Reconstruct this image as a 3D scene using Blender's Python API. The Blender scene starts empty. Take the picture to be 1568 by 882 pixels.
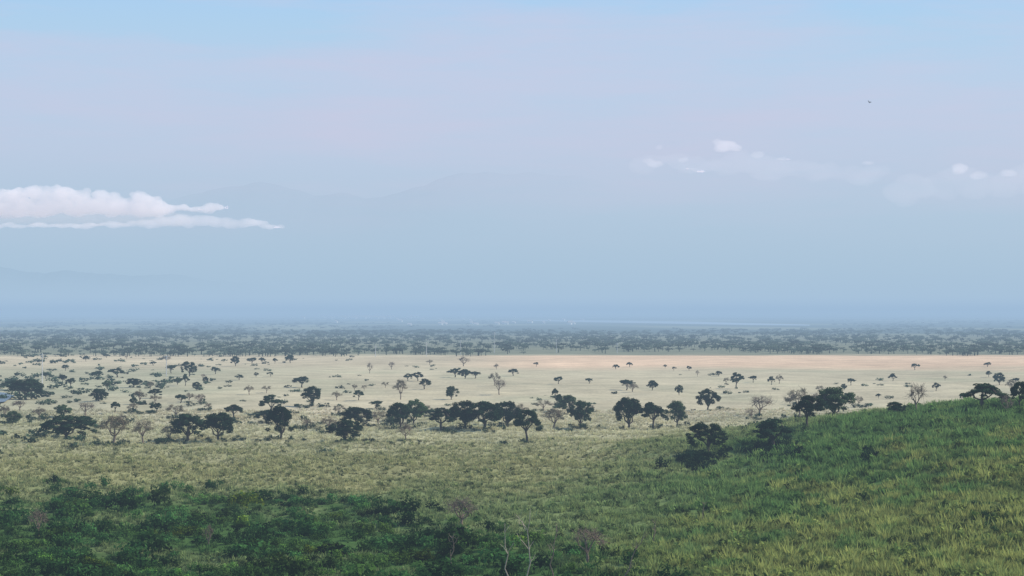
import bpy, math, random
import numpy as np
R=np.random.RandomState(7); random.seed(7)
sc=bpy.context.scene
sc.view_settings.view_transform='Standard'
try: sc.view_settings.look='None'
except: pass
sc.view_settings.exposure=0
F=3049.0; EYE=35.0; HOR=475.0

# ------------------------------------------------------------ helpers
def sstep(a,b,v):
    t=np.clip((v-a)/(b-a),0,1); return t*t*(3-2*t)
_ns=np.random.RandomState(3)
_w=[(_ns.uniform(-1,1,2),_ns.uniform(0,6.28)) for _ in range(60)]
def wav(x,y,L,k=0,n=7):
    r=0
    for i in range(n):
        d,p=_w[(k*7+i)%60]; d=d/np.hypot(*d)
        f=6.283/L*(0.6+0.25*i)
        r=r+np.sin((x*d[0]+y*d[1])*f+p+1.3*np.sin((x*d[1]-y*d[0])*f*.6+p*2))
    return r/math.sqrt(n)
def H(x,y):
    x=np.asarray(x,float); y=np.asarray(y,float)
    hx=np.interp(x,[-200,-60,-10,20,46,61,71,103,130,200,500],[0,0,.6,2,5,8,10.4,14.4,16,19,22])
    fy=np.where(y>415,1-sstep(430,610,y),0.42+0.58*sstep(150,415,y))
    z=hx*fy
    t=np.clip((x-30)/35,0,1); yc=395+t*38
    z=z-2.6*np.exp(-((y-yc)/13.0)**2)*sstep(28,38,x)*(1-sstep(58,74,x))
    z=z+(0.45*wav(x,y,60,1)+.18*wav(x,y,22,2))*(1-sstep(500,1400,y))
    d=np.sqrt(np.maximum(y,0)**2+(np.maximum(np.abs(x)-80,0)*.6)**2)
    z=z+33.2*(1-sstep(0,140,d))
    return z
def hit(px,py):
    b=(px-784)/F; s=(py-HOR)/F
    ys=np.concatenate([np.arange(190,800,1.0),np.arange(800,12000,6.0)])
    zz=EYE-s*ys; g=H(b*ys,ys)
    i=np.argmax(zz<=g)
    if not (zz[i]<=g[i]): i=len(ys)-1
    return b*ys[i],ys[i],float(g[i])
def mesh_obj(name,V,faces,mats,midx=None,col=None,smooth=False):
    V=np.asarray(V,np.float32); faces=np.asarray(faces,np.int32)
    me=bpy.data.meshes.new(name); k=faces.shape[1]
    me.vertices.add(len(V)); me.vertices.foreach_set('co',V.ravel())
    me.loops.add(faces.size); me.loops.foreach_set('vertex_index',faces.ravel())
    me.polygons.add(len(faces)); me.polygons.foreach_set('loop_start',np.arange(0,faces.size,k,dtype=np.int32))
    me.polygons.foreach_set('loop_total',np.full(len(faces),k,np.int32))
    for m in mats: me.materials.append(m)
    if midx is not None: me.polygons.foreach_set('material_index',np.asarray(midx,np.int32))
    if smooth: me.polygons.foreach_set('use_smooth',np.ones(len(faces),bool))
    if col is not None:
        a=me.color_attributes.new('tint','FLOAT_COLOR','POINT')
        c=np.ones((len(V),4),np.float32); c[:,:3]=col; a.data.foreach_set('color',c.ravel())
    me.update(); me.validate()
    o=bpy.data.objects.new(name,me); sc.collection.objects.link(o); return o
class N:
    def __init__(s,name):
        s.m=bpy.data.materials.new(name); s.m.use_nodes=True; s.t=s.m.node_tree; s.t.nodes.clear()
        s.out=s.n('ShaderNodeOutputMaterial')
    def n(s,typ,**kw):
        x=s.t.nodes.new(typ)
        for k,v in kw.items(): setattr(x,k,v)
        return x
    def l(s,a,b): s.t.links.new(a,b)
def noise(g,vec,scale,detail=4,rough=.6):
    n=g.n('ShaderNodeTexNoise'); n.inputs['Scale'].default_value=scale; n.inputs['Detail'].default_value=detail; n.inputs['Roughness'].default_value=rough
    g.l(vec,n.inputs['Vector']); return n.outputs['Fac']
def mapr(g,v,a,b,c,d):
    m=g.n('ShaderNodeMapRange'); g.l(v,m.inputs[0])
    for i,q in enumerate((a,b,c,d)): m.inputs[i+1].default_value=q
    return m.outputs[0]
def mathn(g,op,a,b):
    m=g.n('ShaderNodeMath',operation=op)
    for i,q in enumerate((a,b)):
        if isinstance(q,(int,float)): m.inputs[i].default_value=q
        else: g.l(q,m.inputs[i])
    return m.outputs[0]
def vscale(g,col,f):
    m=g.n('ShaderNodeVectorMath',operation='SCALE'); 
    if isinstance(col,tuple): m.inputs[0].default_value=col
    else: g.l(col,m.inputs[0])
    if isinstance(f,(int,float)): m.inputs['Scale'].default_value=f
    else: g.l(f,m.inputs['Scale'])
    return m.outputs[0]

# ------------------------------------------------------------ materials
g=N('savanna_ground'); geo=g.n('ShaderNodeNewGeometry'); at=g.n('ShaderNodeAttribute',attribute_name='tint')
n1=noise(g,geo.outputs['Position'],.6,5,.7); n2=noise(g,geo.outputs['Position'],.05,5,.65); n3=noise(g,geo.outputs['Position'],.006,4,.6)
k=mathn(g,'MULTIPLY',mapr(g,n1,.25,.75,.75,1.25),mapr(g,n2,.3,.7,.8,1.2)); k=mathn(g,'MULTIPLY',k,mapr(g,n3,.3,.7,.86,1.14))
b=g.n('ShaderNodeBsdfDiffuse'); g.l(vscale(g,at.outputs['Color'],k),b.inputs['Color']); b.inputs['Roughness'].default_value=.2
bp=g.n('ShaderNodeBump'); bp.inputs['Strength'].default_value=.3; bp.inputs['Distance'].default_value=.4; g.l(n1,bp.inputs['Height']); g.l(bp.outputs[0],b.inputs['Normal'])
g.l(b.outputs[0],g.out.inputs[0]); M_ground=g.m

g=N('tinted_foliage'); at=g.n('ShaderNodeAttribute',attribute_name='tint')
b=g.n('ShaderNodeBsdfDiffuse'); g.l(at.outputs['Color'],b.inputs['Color'])
tr=g.n('ShaderNodeBsdfTranslucent'); g.l(at.outputs['Color'],tr.inputs['Color'])
mx=g.n('ShaderNodeMixShader'); mx.inputs[0].default_value=.35; g.l(b.outputs[0],mx.inputs[1]); g.l(tr.outputs[0],mx.inputs[2]); g.l(mx.outputs[0],g.out.inputs[0]); M_tint=g.m

def leafmat(name,c1,c2):
    g=N(name); tc=g.n('ShaderNodeTexCoord'); oi=g.n('ShaderNodeObjectInfo')
    nn=noise(g,tc.outputs['Object'],5,3,.6)
    r=g.n('ShaderNodeMix',data_type='RGBA'); g.l(mapr(g,nn,.35,.65,0,1),r.inputs[0]); r.inputs[6].default_value=(*c1,1); r.inputs[7].default_value=(*c2,1)
    c=vscale(g,r.outputs[2],mapr(g,oi.outputs['Random'],0,1,.7,1.5))
    b=g.n('ShaderNodeBsdfDiffuse'); g.l(c,b.inputs[0]); tr=g.n('ShaderNodeBsdfTranslucent'); g.l(c,tr.inputs[0])
    mx=g.n('ShaderNodeMixShader'); mx.inputs[0].default_value=.2; g.l(b.outputs[0],mx.inputs[1]); g.l(tr.outputs[0],mx.inputs[2]); g.l(mx.outputs[0],g.out.inputs[0]); return g.m
M_leaf=leafmat('acacia_leaves',(.010,.028,.016),(.032,.060,.028))
M_leafm=leafmat('light_leaves',(.04,.075,.035),(.075,.115,.05))
M_leafb=leafmat('dry_leaves',(.12,.11,.07),(.18,.155,.10))
def simple(name,c,rough=.9,var=.3,scale=2.0):
    g=N(name); tc=g.n('ShaderNodeTexCoord'); nn=noise(g,tc.outputs['Object'],scale,4,.6)
    b=g.n('ShaderNodeBsdfPrincipled'); g.l(vscale(g,c,mapr(g,nn,.3,.7,1-var,1+var)),b.inputs['Base Color']); b.inputs['Roughness'].default_value=rough
    g.l(b.outputs[0],g.out.inputs[0]); return g.m
M_bark=simple('bark',(.07,.055,.045)); M_barkp=simple('pale_bark',(.42,.36,.29)); M_barkm=simple('brown_bark',(.20,.15,.115))
M_pole=simple('weathered_pole',(.6,.6,.6)); M_water=simple('lake_water',(.35,.42,.5),.15,.05,.01); M_river=simple('river_water',(.08,.11,.13),.35,.3,.05)
M_wall=simple('painted_wall',(.8,.78,.74),.8,.1); M_roof=simple('iron_roof',(.45,.40,.38),.6,.2); M_bird=simple('bird_plumage',(.02,.018,.016)); 

# ------------------------------------------------------------ colour zones (dry plain / green slope / lush valley), plus painted sunlight and hill shading
def colf(x,y):
    x=np.asarray(x,float); y=np.asarray(y,float)
    def c(v): return np.array(v,float)
    straw=c((.48,.425,.285)); green=c((.285,.28,.13)); lush=c((.045,.10,.026)); hill=c((.105,.18,.052)); yel=c((.26,.275,.085))
    def mixc(a,b,f): return a*(1-f[...,None])+b*f[...,None]
    o=np.broadcast_to(straw,x.shape+(3,)).copy()
    o=mixc(o,c((.36,.355,.23)),.5*sstep(.0,1.4,wav(x,y*.5,140,3))*(1-sstep(1000,1500,y)))
    o=mixc(o,c((.25,.28,.18)),.45*sstep(-60,-200,x)*(1-sstep(1100,1400,y)))
    o=mixc(o,c((.37,.37,.20)),.6*sstep(720,540,y+30*wav(x,y*.5,90,6)))
    yy=y+16*wav(x,y,50,4)+7*wav(x,y,14,5)
    gf=sstep(570,440,yy-20*sstep(0,80,x)); o=mixc(o,green,gf)
    gd=sstep(430,335,yy); o=mixc(o,c((.165,.22,.085)),gd*.8)
    hf=sstep(10,60,x+6*wav(x,y,30,6)+.12*(440-y))*sstep(540,450,yy); o=mixc(o,hill,hf)
    o=mixc(o,yel,.85*hf*sstep(-.5,1.2,.8*wav(x,y,26,2)+.4*wav(x,y,9,7)+.017*(335-y)+.012*(x-50)))  # yellow patches, plus painted light: lower slope brighter, upper slope deeper green
    o=mixc(o,c((.26,.28,.12)),.7*hf*sstep(435,475,y-.3*(x-70)))
    yb=np.interp(x,[-400,-60,-30,-10,10,40],[382,374,358,324,272,195]); lf=sstep(30,-30,(y+16*wav(x,y,30,7)+13*wav(x,y,11,1))-yb)*(x<60)
    lf=lf*(1-.7*sstep(.4,1.1,wav(x,y,38,5)))
    o=mixc(o,lush,lf*.92)
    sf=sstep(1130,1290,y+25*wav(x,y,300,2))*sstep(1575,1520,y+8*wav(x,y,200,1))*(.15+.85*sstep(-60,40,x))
    o=mixc(o,c((.66,.48,.32)),sf)  # sunlit strip of the plain, painted as brighter, warmer ground colour
    w=sstep(1520,1600,y+20*wav(x,y*2,200,5)); o=mixc(o,c((.20,.21,.14)),w)
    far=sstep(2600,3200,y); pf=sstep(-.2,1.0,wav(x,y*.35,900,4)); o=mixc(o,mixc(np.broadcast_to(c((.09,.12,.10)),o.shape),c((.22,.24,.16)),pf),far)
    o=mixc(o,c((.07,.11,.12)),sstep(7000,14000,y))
    return o,lf,gf,hf
ratio=1.0095
yn=list(np.arange(-500,150,8.0)); v=150
while v<80000:
    yn.append(v); v=v+max(3.0,v*(ratio-1))
yn=np.array(yn); nc=260; t=np.linspace(-1,1,nc); t=np.sign(t)*np.abs(t)**1.15
W=300+0.6*np.maximum(yn,0); X=t[None,:]*W[:,None]; Y=np.repeat(yn[:,None],nc,1); Z=H(X,Y)
V=np.stack([X,Y,Z],-1).reshape(-1,3); ii=np.arange(len(yn)-1)[:,None]*nc+np.arange(nc-1)[None,:]; ii=ii.ravel()
Fq=np.stack([ii,ii+1,ii+nc+1,ii+nc],1)
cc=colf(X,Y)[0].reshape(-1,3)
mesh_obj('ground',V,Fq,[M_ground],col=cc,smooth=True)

# ------------------------------------------------------------ foliage kernels
def leafquads(rs,C,rad,n,size,up=.5):
    d=rs.normal(size=(n,3)); d/=np.linalg.norm(d,axis=1)[:,None]
    r=rs.uniform(.45,1.05,(n,1)); P=C+d*r*rad
    nr=d+rs.normal(size=(n,3))*.6+np.array([0,0,up]); nr/=np.linalg.norm(nr,axis=1)[:,None]
    a=np.cross(nr,rs.normal(size=(n,3))); a/=np.linalg.norm(a,axis=1)[:,None]; bb=np.cross(nr,a)
    s=size*rs.uniform(.6,1.3,(n,1)); 
    q=np.stack([P-a*s*.5,P-bb*s*.38,P+a*s*.5,P+bb*s*.38],1).reshape(-1,3)
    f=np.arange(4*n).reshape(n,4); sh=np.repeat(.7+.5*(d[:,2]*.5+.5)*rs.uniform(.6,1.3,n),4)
    return q,f,sh
def tube(pts,rads,k=5):
    pts=np.array(pts,float); vs=[];fs=[]
    for i,p in enumerate(pts):
        d=pts[min(i+1,len(pts)-1)]-pts[max(i-1,0)]; d/=np.linalg.norm(d)+1e-9
        u=np.cross(d,(0,1,.13)); u/=np.linalg.norm(u)+1e-9; w=np.cross(d,u)
        for j in range(k):
            an=6.283*j/k; vs.append(p+rads[i]*(u*math.cos(an)+w*math.sin(an)))
    for i in range(len(pts)-1):
        for j in range(k): fs.append((i*k+j,i*k+(j+1)%k,(i+1)*k+(j+1)%k,(i+1)*k+j))
    return np.array(vs),np.array(fs)
class B:
    def __init__(s): s.V=[];s.F=[];s.M=[];s.n=0
    def add(s,v,f,m): s.V.append(v); s.F.append(f+s.n); s.M+= [m]*len(f); s.n+=len(v)
    def data(s): return np.concatenate(s.V),np.concatenate(s.F),s.M
def bend(rs,a,b,n,amp):
    a=np.array(a,float); b=np.array(b,float); L=np.linalg.norm(b-a); o=[a]
    for i in range(1,n): o.append(a+(b-a)*i/n+rs.normal(size=3)*amp*L)
    o.append(b); return o
def make_tree(name,seed,kind,leaf,bark):
    """unit tree: about 1 high, 1 wide"""
    rs=np.random.RandomState(seed); bd=B()
    lean=rs.uniform(-.05,.05,2); fz={'umbrella':.30,'dome':.16,'bare':.25,'sparse':.28}[kind]
    fork=np.array([lean[0],lean[1],fz])
    v,f=tube(bend(rs,(0,0,-.06),fork,3,.03),[.045,.036,.031,.028],7); bd.add(v,f,0)
    nl=rs.randint(4,6); K={'umbrella':34,'dome':46,'bare':34,'sparse':26}[kind]; ph=rs.uniform(0,6.28)
    limbs=[]
    for i in range(nl):
        an=ph+6.283*i/nl+rs.uniform(-.3,.3); rr=rs.uniform(.16,.27)
        e=np.array([lean[0]+rr*math.cos(an),lean[1]+rr*math.sin(an),fz+(.78-fz)*rs.uniform(.45,.8)])
        v,f=tube(bend(rs,fork,e,3,.07),[.024,.019,.015,.012],5); bd.add(v,f,0); limbs.append(e)
    limbs.append(np.array([lean[0],lean[1],fz+.25]))
    v,f=tube([fork,limbs[-1]],[.020,.012],5); bd.add(v,f,0)
    lob=rs.uniform(.7,1.2,7)
    hmp=rs.uniform(-.10,.04,7)
    for i in range(K):
        an=rs.uniform(0,6.283); r=math.sqrt(rs.uniform(0,1)); edge=.41*np.interp(an/6.283*7,range(8),list(lob)+[lob[0]]); hb=np.interp(an/6.283*7,range(8),list(hmp)+[hmp[0]])*r
        x=r*edge*math.cos(an); y=r*edge*math.sin(an)
        if kind=='umbrella': z=.89-.20*r**2+hb+rs.uniform(-.12,.03)-(.14*rs.rand() if r>.4 else 0)
        else:
            top=.90-.30*r**2.8+hb+rs.uniform(-.05,.03); bot=(.27 if kind=='dome' else .48)+.12*(1-r); z=rs.uniform(bot,max(top,bot+.05))
            if i%2: z=top
        c=np.array([x,y,z]); L=min(limbs,key=lambda q:np.linalg.norm(q-c))
        pts=bend(rs,L,c,3,.10); v,f=tube(pts,[.010,.008,.006,.0045],4); bd.add(v,f,0)
        if kind in('bare','sparse'):
            for q in range(6):
                s0=pts[rs.randint(1,4)]; e=c+rs.normal(size=3)*np.array([.10,.10,.075])
                v,f=tube(bend(rs,s0,e,2,.12),[.005,.004,.0025],3); bd.add(v,f,0)
            if kind=='sparse': q_,f_,_=leafquads(rs,c,np.array([.10,.10,.07]),40,.036); bd.add(q_,f_,1)
            elif rs.rand()<.5: q_,f_,_=leafquads(rs,c,np.array([.07,.07,.05]),10,.022); bd.add(q_,f_,1)
        else:
            rc=rs.uniform(.06,.13); fl=.6 if kind=='umbrella' else .8
            q_,f_,_=leafquads(rs,c,np.array([rc,rc,rc*fl]),int(130*(rc/.1)**2),.045); bd.add(q_,f_,1)
    Vv,Ff,Mm=bd.data(); me=mesh_obj(name,Vv,Ff,[bark,leaf],Mm); d=me.data; bpy.data.objects.remove(me); return d
P={'u':[make_tree('umbrella_acacia',10+i,'umbrella',M_leaf,M_bark) for i in range(6)],
   'd':[make_tree('round_acacia',30+i,'dome',M_leaf,M_bark) for i in range(6)],
   'm':[make_tree('green_acacia',50+i,'dome',M_leafm,M_bark) for i in range(2)],
   's':[make_tree('sparse_acacia',60+i,'sparse',M_leafb,M_barkm) for i in range(4)],
   'b':[make_tree('bare_acacia',70+i,'bare',M_leafb,M_barkm) for i in range(3)]}
NAME={'u':'umbrella_acacia_tree','d':'acacia_tree','m':'green_acacia_tree','s':'dry_acacia_tree','b':'bare_tree'}
placed=[]
def tree(px,py,h,w,k,reg=True):
    x,y,z=hit(px,py); sc_=y/F; g_=1.08 if h>=26 else 1.0
    o=bpy.data.objects.new(NAME[k],random.choice(P[k])); sc.collection.objects.link(o)
    o.location=(x,y,z-.1); W_=w*sc_*1.05*g_; o.scale=(W_,W_*random.uniform(.85,1.1),h*sc_*1.1*g_); o.rotation_euler=(0,0,random.uniform(0,6.28))
    placed.append((x,y,z,W_))
T="""103 672 32 78 d;175 681 40 56 s;220 680 35 36 s;288 674 36 66 d;335 675 38 56 d;258 676 24 30 s;429 673 46 48 d;415 634 28 38 u;408 648 20 40 d
530 677 30 50 d;548 655 28 62 d;505 660 22 34 s;612 657 36 44 d;634 652 36 40 m;676 660 32 50 u;622 674 24 34 b;712 655 36 50 d;742 657 38 60 d;776 654 34 50 d;808 677 46 50 u;848 657 28 42 s
890 655 36 34 d;962 657 43 50 d;1000 657 40 42 u;1036 653 35 34 m;1083 692 40 56 d;1185 690 46 68 u;1237 656 46 62 u;1276 640 42 62 m;1224 640 42 40 s;1165 638 30 44 b;1083 628 28 36 d
1404 631 40 38 b;1372 635 20 34 d;1505 624 34 76 u;1562 622 34 34 d;1541 634 26 26 b;1315 622 16 15 s;1298 616 14 20 d;1150 640 14 24 b
40 612 28 64 d;20 598 16 40 u;150 614 18 32 d;215 619 22 24 s;150 580 13 22 u;180 578 14 28 u;205 594 14 26 d;290 577 22 24 d;284 592 18 16 u;262 572 14 20 u;330 573 12 18 u;315 587 10 12 d;361 561 15 20 d
386 557 10 20 u;401 557 10 12 u;366 582 9 18 u;392 578 8 10 u;414 577 8 12 u;421 557 9 10 u;445 556 12 20 d;462 594 18 32 u;478 622 27 34 d;470 656 14 22 s;358 641 22 32 u;382 604 14 18 s;408 602 12 16 s;305 618 14 20 b
516 613 14 20 s;549 613 16 20 u;543 598 10 12 s;558 598 9 10 s;566 572 16 12 b;600 566 12 14 b;590 594 10 14 s;614 612 28 24 s;625 584 12 18 u;640 584 14 22 u;650 597 16 24 u;691 612 20 22 m;697 578 14 26 u;712 580 14 22 d;728 580 12 22 u
710 561 14 22 b;757 591 20 18 s;765 606 24 24 b;786 576 11 20 u;760 566 9 10 s;821 562 8 10 u;855 589 12 18 u;850 612 18 12 u;856 622 18 14 d;870 634 26 32 m;832 630 18 26 s;902 588 10 14 u;943 566 8 12 u;964 562 8 14 u
960 598 18 30 u;968 600 12 22 s;998 598 15 20 d;1018 564 6 8 u;1032 568 7 8 u;1055 568 8 10 u;1068 577 10 7 b;1100 577 9 12 u;1040 606 15 13 d;1127 595 24 26 u;1112 590 12 10 s;1153 586 12 14 u;1181 590 14 14 u;1193 588 14 14 s
1255 602 12 14 s;1303 590 12 14 u;1292 598 10 10 d;1367 584 12 16 u;1433 599 13 14 u;1447 583 8 8 s;1512 562 8 14 u;1530 590 18 22 d;1514 578 10 12 u;1548 602 20 20 s;1475 612 10 14 d;1555 588 10 14 u
580 652 24 30 s;576 626 14 26 u;600 645 14 20 u;268 642 24 30 s;240 632 16 22 u;205 632 14 24 s;186 648 14 20 s;320 628 10 16 s;100 568 10 14 u;70 580 10 16 u;163 548 6 12 u;235 560 7 14 u;60 640 16 30 s;20 650 20 36 m;130 650 14 26 u
97 640 20 30 m;8 640 20 20 s;520 636 16 22 s;660 640 14 26 u;795 640 22 30 s;655 630 10 12 b;905 630 10 10 s;1210 620 12 16 s;1345 610 8 10 u;1250 620 18 24 s
705 808 42 62 b;900 862 50 60 b;60 822 38 34 b;320 838 30 20 b"""
for row in T.replace('\n',';').split(';'):
    a=row.split(); tree(*[float(q) for q in a[:4]],a[4])
npl=len(placed)
for i in range(44):
    px=R.uniform(-350,1900); py=R.uniform(549,640)
    if R.rand()<.5: px=R.uniform(-200,360)
    if 440<px<1600: 
        if R.rand()<.5: continue
        py=R.uniform(548,568)
    if px>740 and py<562: continue
    k=R.choice(['u','u','s','u','m','s','b']); hh=(py-HOR)*R.uniform(.06,.13); tree(px,py,hh,hh*R.uniform(1.1,1.8),k)

# ------------------------------------------------------------ masses
def mass(name,protos,pos,scale,cols,mat):
    Vs=[];Fs=[];Cs=[];off=0; pid=R.randint(0,len(protos),len(pos))
    for p,(pv,pf,ps) in enumerate(protos):
        idx=np.where(pid==p)[0]
        if not len(idx): continue
        an=R.uniform(0,6.283,len(idx)); ca,sa=np.cos(an)[:,None],np.sin(an)[:,None]
        s=scale[idx]; 
        x=(pv[None,:,0]*ca-pv[None,:,1]*sa)*s[:,0:1]+pos[idx,0:1]; y=(pv[None,:,0]*sa+pv[None,:,1]*ca)*s[:,0:1]+pos[idx,1:2]; z=pv[None,:,2]*s[:,1:2]+pos[idx,2:3]
        Vs.append(np.stack([x,y,z],-1).reshape(-1,3))
        Fs.append((pf[None]+(np.arange(len(idx))*len(pv))[:,None,None]).reshape(-1,pf.shape[1])+off); off+=len(idx)*len(pv)
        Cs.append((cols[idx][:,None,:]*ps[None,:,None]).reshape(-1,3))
    return mesh_obj(name,np.concatenate(Vs),np.concatenate(Fs),[mat],col=np.concatenate(Cs))
def bushproto(seed,n,size,lumps=5):
    rs=np.random.RandomState(seed); A=[];Fa=[];S=[];o=0
    for i in range(lumps):
        c=np.array([rs.uniform(-.55,.55),rs.uniform(-.55,.55),rs.uniform(.3,.7)]); r=rs.uniform(.28,.5)
        q,f,s=leafquads(rs,c,np.array([r,r,r*.9]),n//lumps,size); A.append(q);Fa.append(f+o);S.append(s*rs.uniform(.7,1.3));o+=len(q)
    return np.concatenate(A),np.concatenate(Fa),np.concatenate(S)
bp_near=[bushproto(100+i,190,.19,6) for i in range(6)]
n=5200; y=R.uniform(215,412,n); x=R.uniform(-.36,.20,n)*y
_,lf,_,_=colf(x,y); dens=wav(x,y,26,3)
keep=(lf>R.uniform(.15,.7,n))&(dens+R.normal(size=n)*.7>-.7)&~((x>-4)&(x<22)&(y<275)&(R.rand(n)<.5)); x,y=x[keep],y[keep]
m=480; y2=R.uniform(230,450,m); x2=R.uniform(-.3,.32,m)*y2
gb=[hit(a,b_)[:2] for a,b_ in zip(np.r_[R.normal(1068,18,60),R.normal(1185,22,60),R.normal(1330,8,6)],np.r_[R.normal(706,8,60),R.normal(693,7,60),R.normal(704,4,6)])]
gx=np.array([q[0] for q in gb]); gy=np.array([q[1] for q in gb]); ng=len(gx)
sk=[(a+R.normal()*w_*.5,b_+R.normal()*4-5) for (a,b_,c_,w_) in placed[:npl] if 470<b_<760 for _ in range(9 if a<-30 else 6)]
sx=np.array([s[0] for s in sk]); sy=np.array([s[1] for s in sk])
extra=np.array([hit(q,r)[:2] for q,r in zip(R.normal(1525,30,40),R.normal(798,14,40))])
X_=np.concatenate([x,x2,gx,sx,extra[:,0]]); Y_=np.concatenate([y,y2,gy,sy,extra[:,1]])
big=(R.rand(len(x))<.10)
r_=np.concatenate([R.uniform(.7,2.0,len(x))*(1+.8*big),R.uniform(.3,.9,m),R.uniform(1.,2.1,ng),R.uniform(.8,1.9,len(sx)),R.uniform(.7,1.5,40)])
hv=np.clip(wav(x,y,24,6),-1.5,1.5)
base=np.concatenate([(np.array([.036,.095,.026])*(1+hv[:,None]*.45)+np.array([.035,.035,.0])*np.clip(wav(x,y,40,4),0,1)[:,None])*R.uniform(.3,1.7,(len(x),1)),np.tile([.08,.13,.045],(m,1))*R.uniform(.6,1.3,(m,1)),np.tile([.016,.038,.02],(ng,1))*R.uniform(.6,1.3,(ng,1)),np.tile([.026,.052,.028],(len(sx),1))*R.uniform(.7,1.4,(len(sx),1)),np.tile([.045,.09,.03],(40,1))*R.uniform(.6,1.4,(40,1))])
base=np.clip(base,.006,.3)
yl=R.rand(len(base))<.04; base[yl]*=np.array([2.0,1.6,1.0])
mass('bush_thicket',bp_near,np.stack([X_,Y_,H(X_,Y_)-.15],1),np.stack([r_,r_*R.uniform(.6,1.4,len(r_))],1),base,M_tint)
n=16000; y=220+(520-220)*R.rand(n)**1.1; x=R.uniform(-.31,.31,n)*y
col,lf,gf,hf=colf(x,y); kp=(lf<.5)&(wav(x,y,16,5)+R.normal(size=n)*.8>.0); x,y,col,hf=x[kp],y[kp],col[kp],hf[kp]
r_=R.uniform(.35,.95,len(x))*(1+.5*hf)
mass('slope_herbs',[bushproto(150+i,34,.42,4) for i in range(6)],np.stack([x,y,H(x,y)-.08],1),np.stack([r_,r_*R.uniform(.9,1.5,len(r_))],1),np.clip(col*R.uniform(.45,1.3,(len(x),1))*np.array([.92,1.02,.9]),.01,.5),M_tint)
n=2700; y=np.exp(R.uniform(np.log(480),np.log(1560),n)); x=R.uniform(-.33,.33,n)*y
den=wav(x,y*.35,160,5)+1.6*sstep(-.03,-.22,x/y)+R.normal(size=n)*.5; kp=(den>1.3)&~((x>-20)&(y>1150)); x,y=x[kp],y[kp]
r_=R.uniform(.4,1.7,len(x))*(1+.7*sstep(-.1,-.24,x/y))
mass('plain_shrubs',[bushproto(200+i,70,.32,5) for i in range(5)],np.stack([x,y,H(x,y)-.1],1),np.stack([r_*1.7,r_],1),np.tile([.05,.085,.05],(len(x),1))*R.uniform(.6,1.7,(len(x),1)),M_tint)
def twproto(seed,n,size):
    rs=np.random.RandomState(seed); A=[];Fa=[];S=[];o=0
    for i in range(6):
        c=np.array([rs.uniform(-.4,.4),rs.uniform(-.4,.4),rs.uniform(.5,.8)]); r=rs.uniform(.22,.36)
        q,f,s=leafquads(rs,c,np.array([r,r,r*.6]),n//6,size); A.append(q);Fa.append(f+o);S.append(s);o+=len(q)
    v,f=tube([(0,0,-.1),(0.02,0,.3),(.05,0,.7)],[.05,.04,.02],4); A.append(v);Fa.append(f+o);S.append(np.full(len(v),.8))
    return np.concatenate(A),np.concatenate(Fa),np.concatenate(S)
n=8200; y=1500+1700*R.rand(n)**1.25; x=R.uniform(-.33,.33,n)*y
edge=1590+60*wav(x,x*0,260,3)+np.where(x<-20,-120,0); den=wav(x,y*.35,300,2)+R.normal(size=n)*.8
kp=(y>edge)&((den>-.3)|((y<edge+90)&(den>-.8))); x,y=x[kp],y[kp]
hh=R.uniform(2.2,6.6,len(x))
mass('distant_woodland',[twproto(300+i,66,.21) for i in range(6)],np.stack([x,y,H(x,y)],1),np.stack([hh*R.uniform(.8,2.0,len(x)),hh],1),np.tile([.08,.11,.08],(len(x),1))*R.uniform(.5,1.6,(len(x),1)),M_tint)  # crowns tinted paler to paint in some distance haze
n=5200; y=np.exp(R.uniform(np.log(2700),np.log(9500),n)); x=R.uniform(-.33,.33,n)*y
den=wav(x,y*.3,700,6)+R.normal(size=n)*.5; bb_=x/y; kp=(den>.1)&~((bb_>-.005)&(bb_<.16)&(y>3600)&(y<7200)); x,y=x[kp],y[kp]; hh=R.uniform(2.2,4.8,len(x))
mass('far_woodland',[twproto(400+i,24,.4) for i in range(4)],np.stack([x,y,H(x,y)],1),np.stack([hh*R.uniform(1.4,4.,len(x)),hh],1),np.tile([.10,.135,.11],(len(x),1))*R.uniform(.6,1.4,(len(x),1)),M_tint)  # paler tint carries painted distance haze here as well
def tuft(seed,nb=9):
    rs=np.random.RandomState(seed); v=[];s=[]
    for i in range(nb):
        an=rs.uniform(0,6.283); r=rs.uniform(0,.35); bx,by=r*math.cos(an),r*math.sin(an); h=rs.uniform(.6,1.1); ln=rs.uniform(.1,.55); w=rs.uniform(.06,.11); ta=rs.uniform(0,6.283)
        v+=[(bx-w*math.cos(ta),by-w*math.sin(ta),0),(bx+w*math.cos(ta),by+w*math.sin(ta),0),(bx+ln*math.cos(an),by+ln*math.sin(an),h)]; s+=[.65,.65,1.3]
    return np.array(v),np.arange(3*nb).reshape(nb,3),np.array(s)
n=105000; u=R.rand(n); y=225+(700-225)*u**1.15; x=R.uniform(-.31,.31,n)*y
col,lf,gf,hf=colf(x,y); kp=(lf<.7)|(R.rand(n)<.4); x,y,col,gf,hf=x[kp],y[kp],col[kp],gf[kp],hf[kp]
cl=wav(x,y,7,1)+.7*wav(x,y,3.1,2)
hgt=(R.uniform(.5,1.15,len(x))*(1+.35*np.clip(cl,-1.5,1.5)))*(.75+.4*hf)
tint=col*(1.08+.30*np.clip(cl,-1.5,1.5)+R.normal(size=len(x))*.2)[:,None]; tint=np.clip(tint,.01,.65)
mass('savanna_grass',[tuft(500+i) for i in range(8)],np.stack([x,y,H(x,y)-.05],1),np.stack([hgt*1.3,hgt],1),tint,M_tint)

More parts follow.
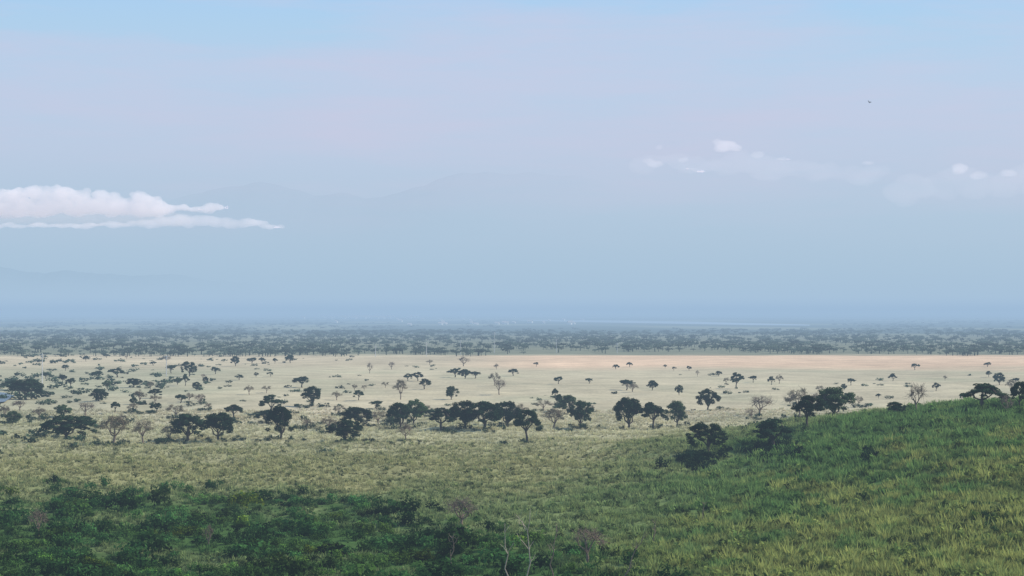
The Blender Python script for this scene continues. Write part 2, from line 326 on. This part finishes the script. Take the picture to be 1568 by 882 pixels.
# ------------------------------------------------------------ water
def strip(name,pts_a,pts_b,zoff,mat):
    V=[];
    for a,b_ in zip(pts_a,pts_b): V+=[(a[0],a[1],float(H(*a))+zoff),(b_[0],b_[1],float(H(*b_))+zoff)]
    Fc=[(2*i,2*i+2,2*i+3,2*i+1) for i in range(len(pts_a)-1)]
    return mesh_obj(name,V,Fc,[mat])
def gp(px,py): s=(py-HOR)/F; d=EYE/s; return ((px-784)/F*d,d)
lk=[(795,490.2,490.8),(860,490.4,492.6),(960,491.0,494.6),(1060,492.6,496.4),(1150,495,498),(1240,497.4,498.8)]
strip('lake',[gp(a,b_) for a,b_,c_ in lk],[gp(a,c_) for a,b_,c_ in lk],.35,M_water)
rv=[(-70,605,612),(-40,603,615),(-20,604,617),(-5,603,619),(8,604,618),(16,605,613),(22,607,609)]
strip('river',[gp(a,b_) for a,b_,c_ in rv],[gp(a,c_) for a,b_,c_ in rv],.6,M_river)

# ------------------------------------------------------------ town
def house_mesh(w,d,h):
    V=[(-w,-d,0),(w,-d,0),(w,d,0),(-w,d,0),(-w,-d,h),(w,-d,h),(w,d,h),(-w,d,h)]
    Fc=[(0,1,5,4),(1,2,6,5),(2,3,7,6),(3,0,4,7)]
    e=.6; V+=[(-w-e,-d-e,h-.05),(w+e,-d-e,h-.05),(w+e,d+e,h-.05),(-w-e,d+e,h-.05),(-w-e,0,h+d*.55),(w+e,0,h+d*.55)]
    Fc+=[(8,9,13,12),(10,11,12,13)]
    return V,Fc
bd=B()
for i in range(95):
    px_=R.normal(555,34) if i<65 else R.uniform(380,900); py_=R.uniform(484.5,488.5) if i<65 else R.uniform(486,500)
    x,y=gp(px_,py_); q=1 if i<65 else .6; V,Fc=house_mesh(R.uniform(5,12)*q,R.uniform(4,6),R.uniform(4,9)*q); V=np.array(V); an=R.uniform(-.5,.5)
    V=np.stack([V[:,0]*math.cos(an)-V[:,1]*math.sin(an)+x,V[:,0]*math.sin(an)+V[:,1]*math.cos(an)+y,V[:,2]],1)
    bd.add(V,np.array(Fc[:4]),0); bd.add(V,np.array(Fc[4:]),1)
Vv,Ff,Mm=bd.data(); mesh_obj('distant_town',Vv,Ff,[M_wall,M_roof],Mm)

# ------------------------------------------------------------ poles, saplings, bird
for px_,py_,h in [(65,590,48),(255,576,32),(757,541,32),(653,546,22),(852,541,22),(945,541,16),(705,543,22),(575,547,18)]:
    x,y,z=hit(px_,py_); hm=h*y/F; bd=B(); v,f=tube([(0,0,-.5),(0,0,hm*.5),(0,0,hm)],[.24,.2,.16],7); bd.add(v,f,0)
    v,f=tube([(-1.4,0,hm-.8),(1.4,0,hm-.8)],[.12,.12],4); bd.add(v,f,0); v,f=tube([(-1,0,hm-1.8),(1,0,hm-1.8)],[.1,.1],4); bd.add(v,f,0)
    Vv,Ff,Mm=bd.data(); o=mesh_obj('utility_pole',Vv,Ff,[M_pole],Mm); o.location=(x,y,z)
def sapling(px_,py_,top,lean,nb,mat,seed):
    rs=np.random.RandomState(seed); x,y,z=hit(px_,py_); hm=(py_-top)*y/F; bd=B()
    e=np.array([lean*hm,0,hm]); pts=bend(rs,(0,0,-.3),e,6,.02); v,f=tube(pts,list(np.linspace(.10,.03,7)),5); bd.add(v,f,0)
    for i in range(nb):
        p=pts[rs.randint(2,6)]; an=rs.uniform(0,6.28); L=hm*rs.uniform(.1,.28); q=p+np.array([math.cos(an)*L*.6,math.sin(an)*L*.6,L*.8])
        bb=bend(rs,p,q,3,.08); v,f=tube(bb,[.045,.04,.03,.02],4); bd.add(v,f,0)
        v,f=tube([bb[2],bb[2]+np.array([rs.normal()*.3,0,L*.35])],[.025,.015],3); bd.add(v,f,0)
    Vv,Ff,Mm=bd.data(); o=mesh_obj('dead_sapling',Vv,Ff,[mat],Mm); o.location=(x,y,z)
sapling(776,896,802,-.03,3,M_barkp,1); sapling(806,896,778,.05,6,M_barkp,2); sapling(842,892,800,.12,5,M_barkm,3); sapling(950,890,816,.5,5,M_barkm,4); sapling(1000,835,795,.1,6,M_barkm,6); sapling(690,870,815,.1,6,M_barkm,8); sapling(1075,800,770,.1,4,M_barkm,9)
by=260.0; bx=(1331-784)/F*by; bz=EYE+(HOR-156)/F*by; s=.34
v,f=tube([(-.55,0,0),(-.35,0,.03),(0,0,.05),(.3,0,.05),(.45,0,.08),(.58,0,.07)],[.03,.08,.12,.09,.06,.01],8); bd=B(); bd.add(v,f,0)
for sg in(1,-1):
    v=np.array([(.2,sg*.08,.08),(-.15,sg*.08,.07),(.28,sg*.55,.38),(-.08,sg*.55,.34),(.05,sg*1.15,.42),(-.12,sg*1.2,.40)]); bd.add(v,np.array([(0,1,3,2),(2,3,5,4)]),0)
v=np.array([(-.5,.05,.02),(-.5,-.05,.02),(-.85,-.16,.0),(-.85,.16,.0)]); bd.add(v,np.array([(0,1,2,3)]),0)
Vv,Ff,Mm=bd.data(); o=mesh_obj('flying_bird',Vv*s,Ff,[M_bird],Mm); o.location=(bx,by,bz); o.rotation_euler=(.5,.9,.9)

# ------------------------------------------------------------ mountains
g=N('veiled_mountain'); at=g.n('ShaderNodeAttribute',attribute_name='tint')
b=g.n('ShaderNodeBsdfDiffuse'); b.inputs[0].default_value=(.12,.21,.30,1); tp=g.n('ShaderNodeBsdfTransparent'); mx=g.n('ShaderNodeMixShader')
g.l(at.outputs['Fac'],mx.inputs[0]); g.l(tp.outputs[0],mx.inputs[1]); g.l(b.outputs[0],mx.inputs[2]); g.l(mx.outputs[0],g.out.inputs[0]); M_mtn=g.m  # distance haze painted into the material: mostly transparent, fading towards the foot
def mountain(name,D,prof,dens):
    xs=np.linspace((prof[0][0]-784)/F*D,(prof[-1][0]-784)/F*D,300)
    hs=np.interp(xs,[(p[0]-784)/F*D for p in prof],[EYE+(HOR-p[1])/F*D for p in prof]); pk=hs.max()
    hs=hs+pk*(.012*wav(xs,xs*0,pk*1.2,3)+.006*wav(xs,xs*0,pk*.35,4)); rows=14; V=[];C=[]
    for j in range(rows):
        t_=j/(rows-1); z=hs*t_; yv=D-(1-t_)*pk*2.0+.1*pk*(1-t_)*wav(xs,xs*0+j*300,pk*.8,5)
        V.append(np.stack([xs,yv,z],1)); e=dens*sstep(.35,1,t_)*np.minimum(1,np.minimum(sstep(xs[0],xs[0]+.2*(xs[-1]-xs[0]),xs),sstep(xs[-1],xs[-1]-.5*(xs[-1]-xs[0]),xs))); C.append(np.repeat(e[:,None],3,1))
    ii=(np.arange(rows-1)[:,None]*300+np.arange(299)[None]).ravel()
    mesh_obj(name,np.concatenate(V),np.stack([ii,ii+1,ii+301,ii+300],1),[M_mtn],col=np.concatenate(C),smooth=True)
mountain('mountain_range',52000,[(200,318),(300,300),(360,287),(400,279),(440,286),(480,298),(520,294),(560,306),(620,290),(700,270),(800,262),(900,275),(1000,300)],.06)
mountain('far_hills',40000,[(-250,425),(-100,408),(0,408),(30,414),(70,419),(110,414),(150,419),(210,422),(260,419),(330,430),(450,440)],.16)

# ------------------------------------------------------------ clouds
def cloud(name,D,puffs,dens,vox,disp,emis,ns=3.0):
    import bmesh
    bm=bmesh.new()
    from mathutils import Matrix
    for (px_,py_,rx,rz) in puffs:
        c=((px_-784)/F*D,D+R.uniform(-.3,.3)*rx/F*D,EYE+(HOR-py_)/F*D)
        bmesh.ops.create_icosphere(bm,subdivisions=3,radius=1,matrix=Matrix.Translation(c)@Matrix.Diagonal((rx/F*D,rx/F*D*.9,rz/F*D,1)))
    me=bpy.data.meshes.new(name); bm.to_mesh(me); bm.free(); o=bpy.data.objects.new(name,me); sc.collection.objects.link(o)
    r=o.modifiers.new('r','REMESH'); r.mode='VOXEL'; r.voxel_size=vox
    for q,(st_,sz) in enumerate(((disp,disp*ns),(disp*.45,disp*ns*.35))):
        tx=bpy.data.textures.new('cl','CLOUDS'); tx.noise_scale=sz; tx.noise_depth=3
        d=o.modifiers.new('d%d'%q,'DISPLACE'); d.texture=tx; d.strength=st_; d.texture_coords='GLOBAL'; d.mid_level=.5
    g=N(name+'_vapour'); s_=g.n('ShaderNodeVolumeScatter'); s_.inputs['Density'].default_value=dens; s_.inputs['Color'].default_value=(1,.96,.95,1); s_.inputs['Anisotropy'].default_value=.1
    e=g.n('ShaderNodeEmission'); e.inputs[0].default_value=(.89,.76,.82,1); e.inputs[1].default_value=dens*emis; a=g.n('ShaderNodeAddShader')  # pinkish emission painted in for ambient light within the cloud
    g.l(s_.outputs[0],a.inputs[0]); g.l(e.outputs[0],a.inputs[1]); g.l(a.outputs[0],g.out.inputs['Volume']); me.materials.append(g.m)
    return o
D=9000
pf=[]
rc=np.random.RandomState(12)
tops=lambda q: np.interp(q,[-140,-80,-30,-5,15,30,60,90,120,135,160,185,215,240,256],[296,288,291,286,290,282,286,283,290,285,293,296,294,299,308])
for i in range(90):
    q=rc.uniform(-140,256); r=rc.uniform(4,14); tp_=tops(q)+rc.uniform(-1,4); pf.append((q,tp_+r,r*rc.uniform(1.0,1.5),r))
for q in range(-140,262,14): pf.append((q,319+rc.uniform(-4,3),22,13 if q<230 else 8))
for q in range(262,350,15): pf.append((q,318+rc.uniform(-2,2),16,rc.uniform(3,5.5)))
cloud('cumulus_cloud',D,pf,.011,5,36,.46,2.2)
pf=[]
for px_ in range(-60,425,12):
    r=np.interp(px_,[-60,100,200,250,290,330,380,425],[2.5,3,5,9,11,9,7,2.5])*rc.uniform(.75,1.15); pf.append((px_,348-r+rc.uniform(-2,2),rc.uniform(11,17),r)); 
cloud('stratus_cloud',D+200,pf,.006,5,24,.48)
cloud('shaded_cloud_base',D+600,[(q,333+rc.uniform(-3,3),34,12) for q in range(-120,270,24)],.0024,8,20,.18)  # underside of the cumulus, its shade painted as dimmer emission
for nm,l in [('small_cloud',[(1113,222,18,9),(1106,228,14,6),(1125,226,12,7),(1098,216,6,4)]),('small_cloud',[(1003,251,13,5),(992,246,9,4),(1008,225,5,3)]),('small_cloud',[(1048,245,10,5),(1070,262,12,3),(1058,258,10,3)]),('small_cloud',[(1160,237,10,4),(1200,243,12,3)]),('small_cloud',[(1473,256,13,8),(1467,262,8,4)]),('small_cloud',[(1500,268,14,5),(1545,266,12,6)]),('small_cloud',[(1330,249,11,3)])]:
    cloud(nm,11000,l,.0038 if l[0][0] in(1113,1473) else .0022,6,44,.52)
cloud('thin_cloud',11600,[(q,np.interp(q,[980,1100,1220,1300],[246,250,256,268])+rc.uniform(-8,8),rc.uniform(20,34),rc.uniform(7,16)) for q in range(985,1340,16)],.0004,12,80,.53)
cloud('thin_cloud',11600,[(q,278+rc.uniform(-12,18),rc.uniform(20,34),rc.uniform(9,20)) for q in range(1380,1680,16)],.0004,12,80,.53)

# ------------------------------------------------------------ haze layers (absorbing volumes, scattered light painted in as emission)
import bmesh
def haze(name,y0,y1,z1,L_,colr):
    bm=bmesh.new(); bmesh.ops.create_cube(bm,size=1); me=bpy.data.meshes.new(name); bm.to_mesh(me); bm.free()
    o=bpy.data.objects.new(name,me); sc.collection.objects.link(o); o.scale=(140000,y1-y0,z1+65); o.location=(0,(y0+y1)/2,(z1-65)/2)
    g=N(name+'_air'); sg=1/L_; a=g.n('ShaderNodeVolumeAbsorption'); a.inputs[0].default_value=(0,0,0,1); a.inputs[1].default_value=sg
    e=g.n('ShaderNodeEmission'); e.inputs[0].default_value=(*colr,1); e.inputs[1].default_value=sg; ad=g.n('ShaderNodeAddShader'); g.l(a.outputs[0],ad.inputs[0]); g.l(e.outputs[0],ad.inputs[1]); g.l(ad.outputs[0],g.out.inputs['Volume']); me.materials.append(g.m)
haze('haze_layer',-4000,96000,95,5600.,(.385,.535,.71))
haze('lake_haze',1750,95000,47,5000.,(.29,.445,.64))

# ------------------------------------------------------------ sky + sun
EL=math.radians(38); AZ=math.radians(78)
w=bpy.data.worlds.new('World'); sc.world=w; w.use_nodes=True; nt=w.node_tree; nt.nodes.clear()
class G2(N):
    def __init__(s,t): s.t=t
g=G2(nt); out=g.n('ShaderNodeOutputWorld'); bg=g.n('ShaderNodeBackground'); bg.inputs[1].default_value=.1
sky=g.n('ShaderNodeTexSky'); sky.sky_type='NISHITA'; sky.sun_disc=False; sky.sun_elevation=EL; sky.sun_rotation=AZ; sky.air_density=1.2; sky.dust_density=2
tc=g.n('ShaderNodeTexCoord'); sp=g.n('ShaderNodeSeparateXYZ'); g.l(tc.outputs['Generated'],sp.inputs[0])
cr=g.n('ShaderNodeValToRGB'); els=cr.color_ramp.elements
def s2l(c): return tuple(((q/255+.055)/1.055)**2.4 for q in c)
st=[(0,(172,200,222)),(.02,(176,203,225)),(.05,(183,206,229)),(.08,(194,209,234)),(.115,(190,212,239)),(.14,(179,213,243)),(.165,(169,211,250)),(.5,(140,180,225)),(1,(105,150,210))]
while len(els)<len(st): els.new(.5)
for e_,(z,c_) in zip(els,st): e_.position=z; e_.color=(*s2l(c_),1)
g.l(sp.outputs[2],cr.inputs[0])
mpn=g.n('ShaderNodeMapping'); mpn.inputs['Scale'].default_value=(3,3,22); g.l(tc.outputs['Generated'],mpn.inputs[0])
nn=noise(g,mpn.outputs[0],1.6,6,.6)
veil=g.n('ShaderNodeMix',data_type='RGBA'); fade=mapr(g,sp.outputs[2],.03,.08,0,1)
vf=mathn(g,'MULTIPLY',mapr(g,nn,.42,.70,0,.6),fade); g.l(vf,veil.inputs[0]); g.l(cr.outputs[0],veil.inputs[6]); veil.inputs[7].default_value=(*s2l((211,207,232)),1)
sc10=vscale(g,veil.outputs[2],10.0)
fin=g.n('ShaderNodeMix',data_type='RGBA'); fin.inputs[0].default_value=.9; g.l(sky.outputs[0],fin.inputs[6]); g.l(sc10,fin.inputs[7])
g.l(fin.outputs[2],bg.inputs[0]); g.l(bg.outputs[0],out.inputs[0])
L=bpy.data.lights.new('sun','SUN'); L.energy=5.0; L.angle=math.radians(.8); L.color=(1,.90,.75)
o=bpy.data.objects.new('sun',L); sc.collection.objects.link(o)
from mathutils import Vector
d=Vector((math.sin(AZ)*math.cos(EL),math.cos(AZ)*math.cos(EL),math.sin(EL))); o.rotation_euler=d.to_track_quat('Z','Y').to_euler()
# ------------------------------------------------------------ camera
c=bpy.data.cameras.new('camera'); c.lens=70; c.sensor_width=36; c.clip_end=200000; c.clip_start=.5
o=bpy.data.objects.new('camera',c); sc.collection.objects.link(o); o.location=(0,0,EYE); o.rotation_euler=(math.radians(90)+math.atan((HOR-441)/F),0,0); sc.camera=o
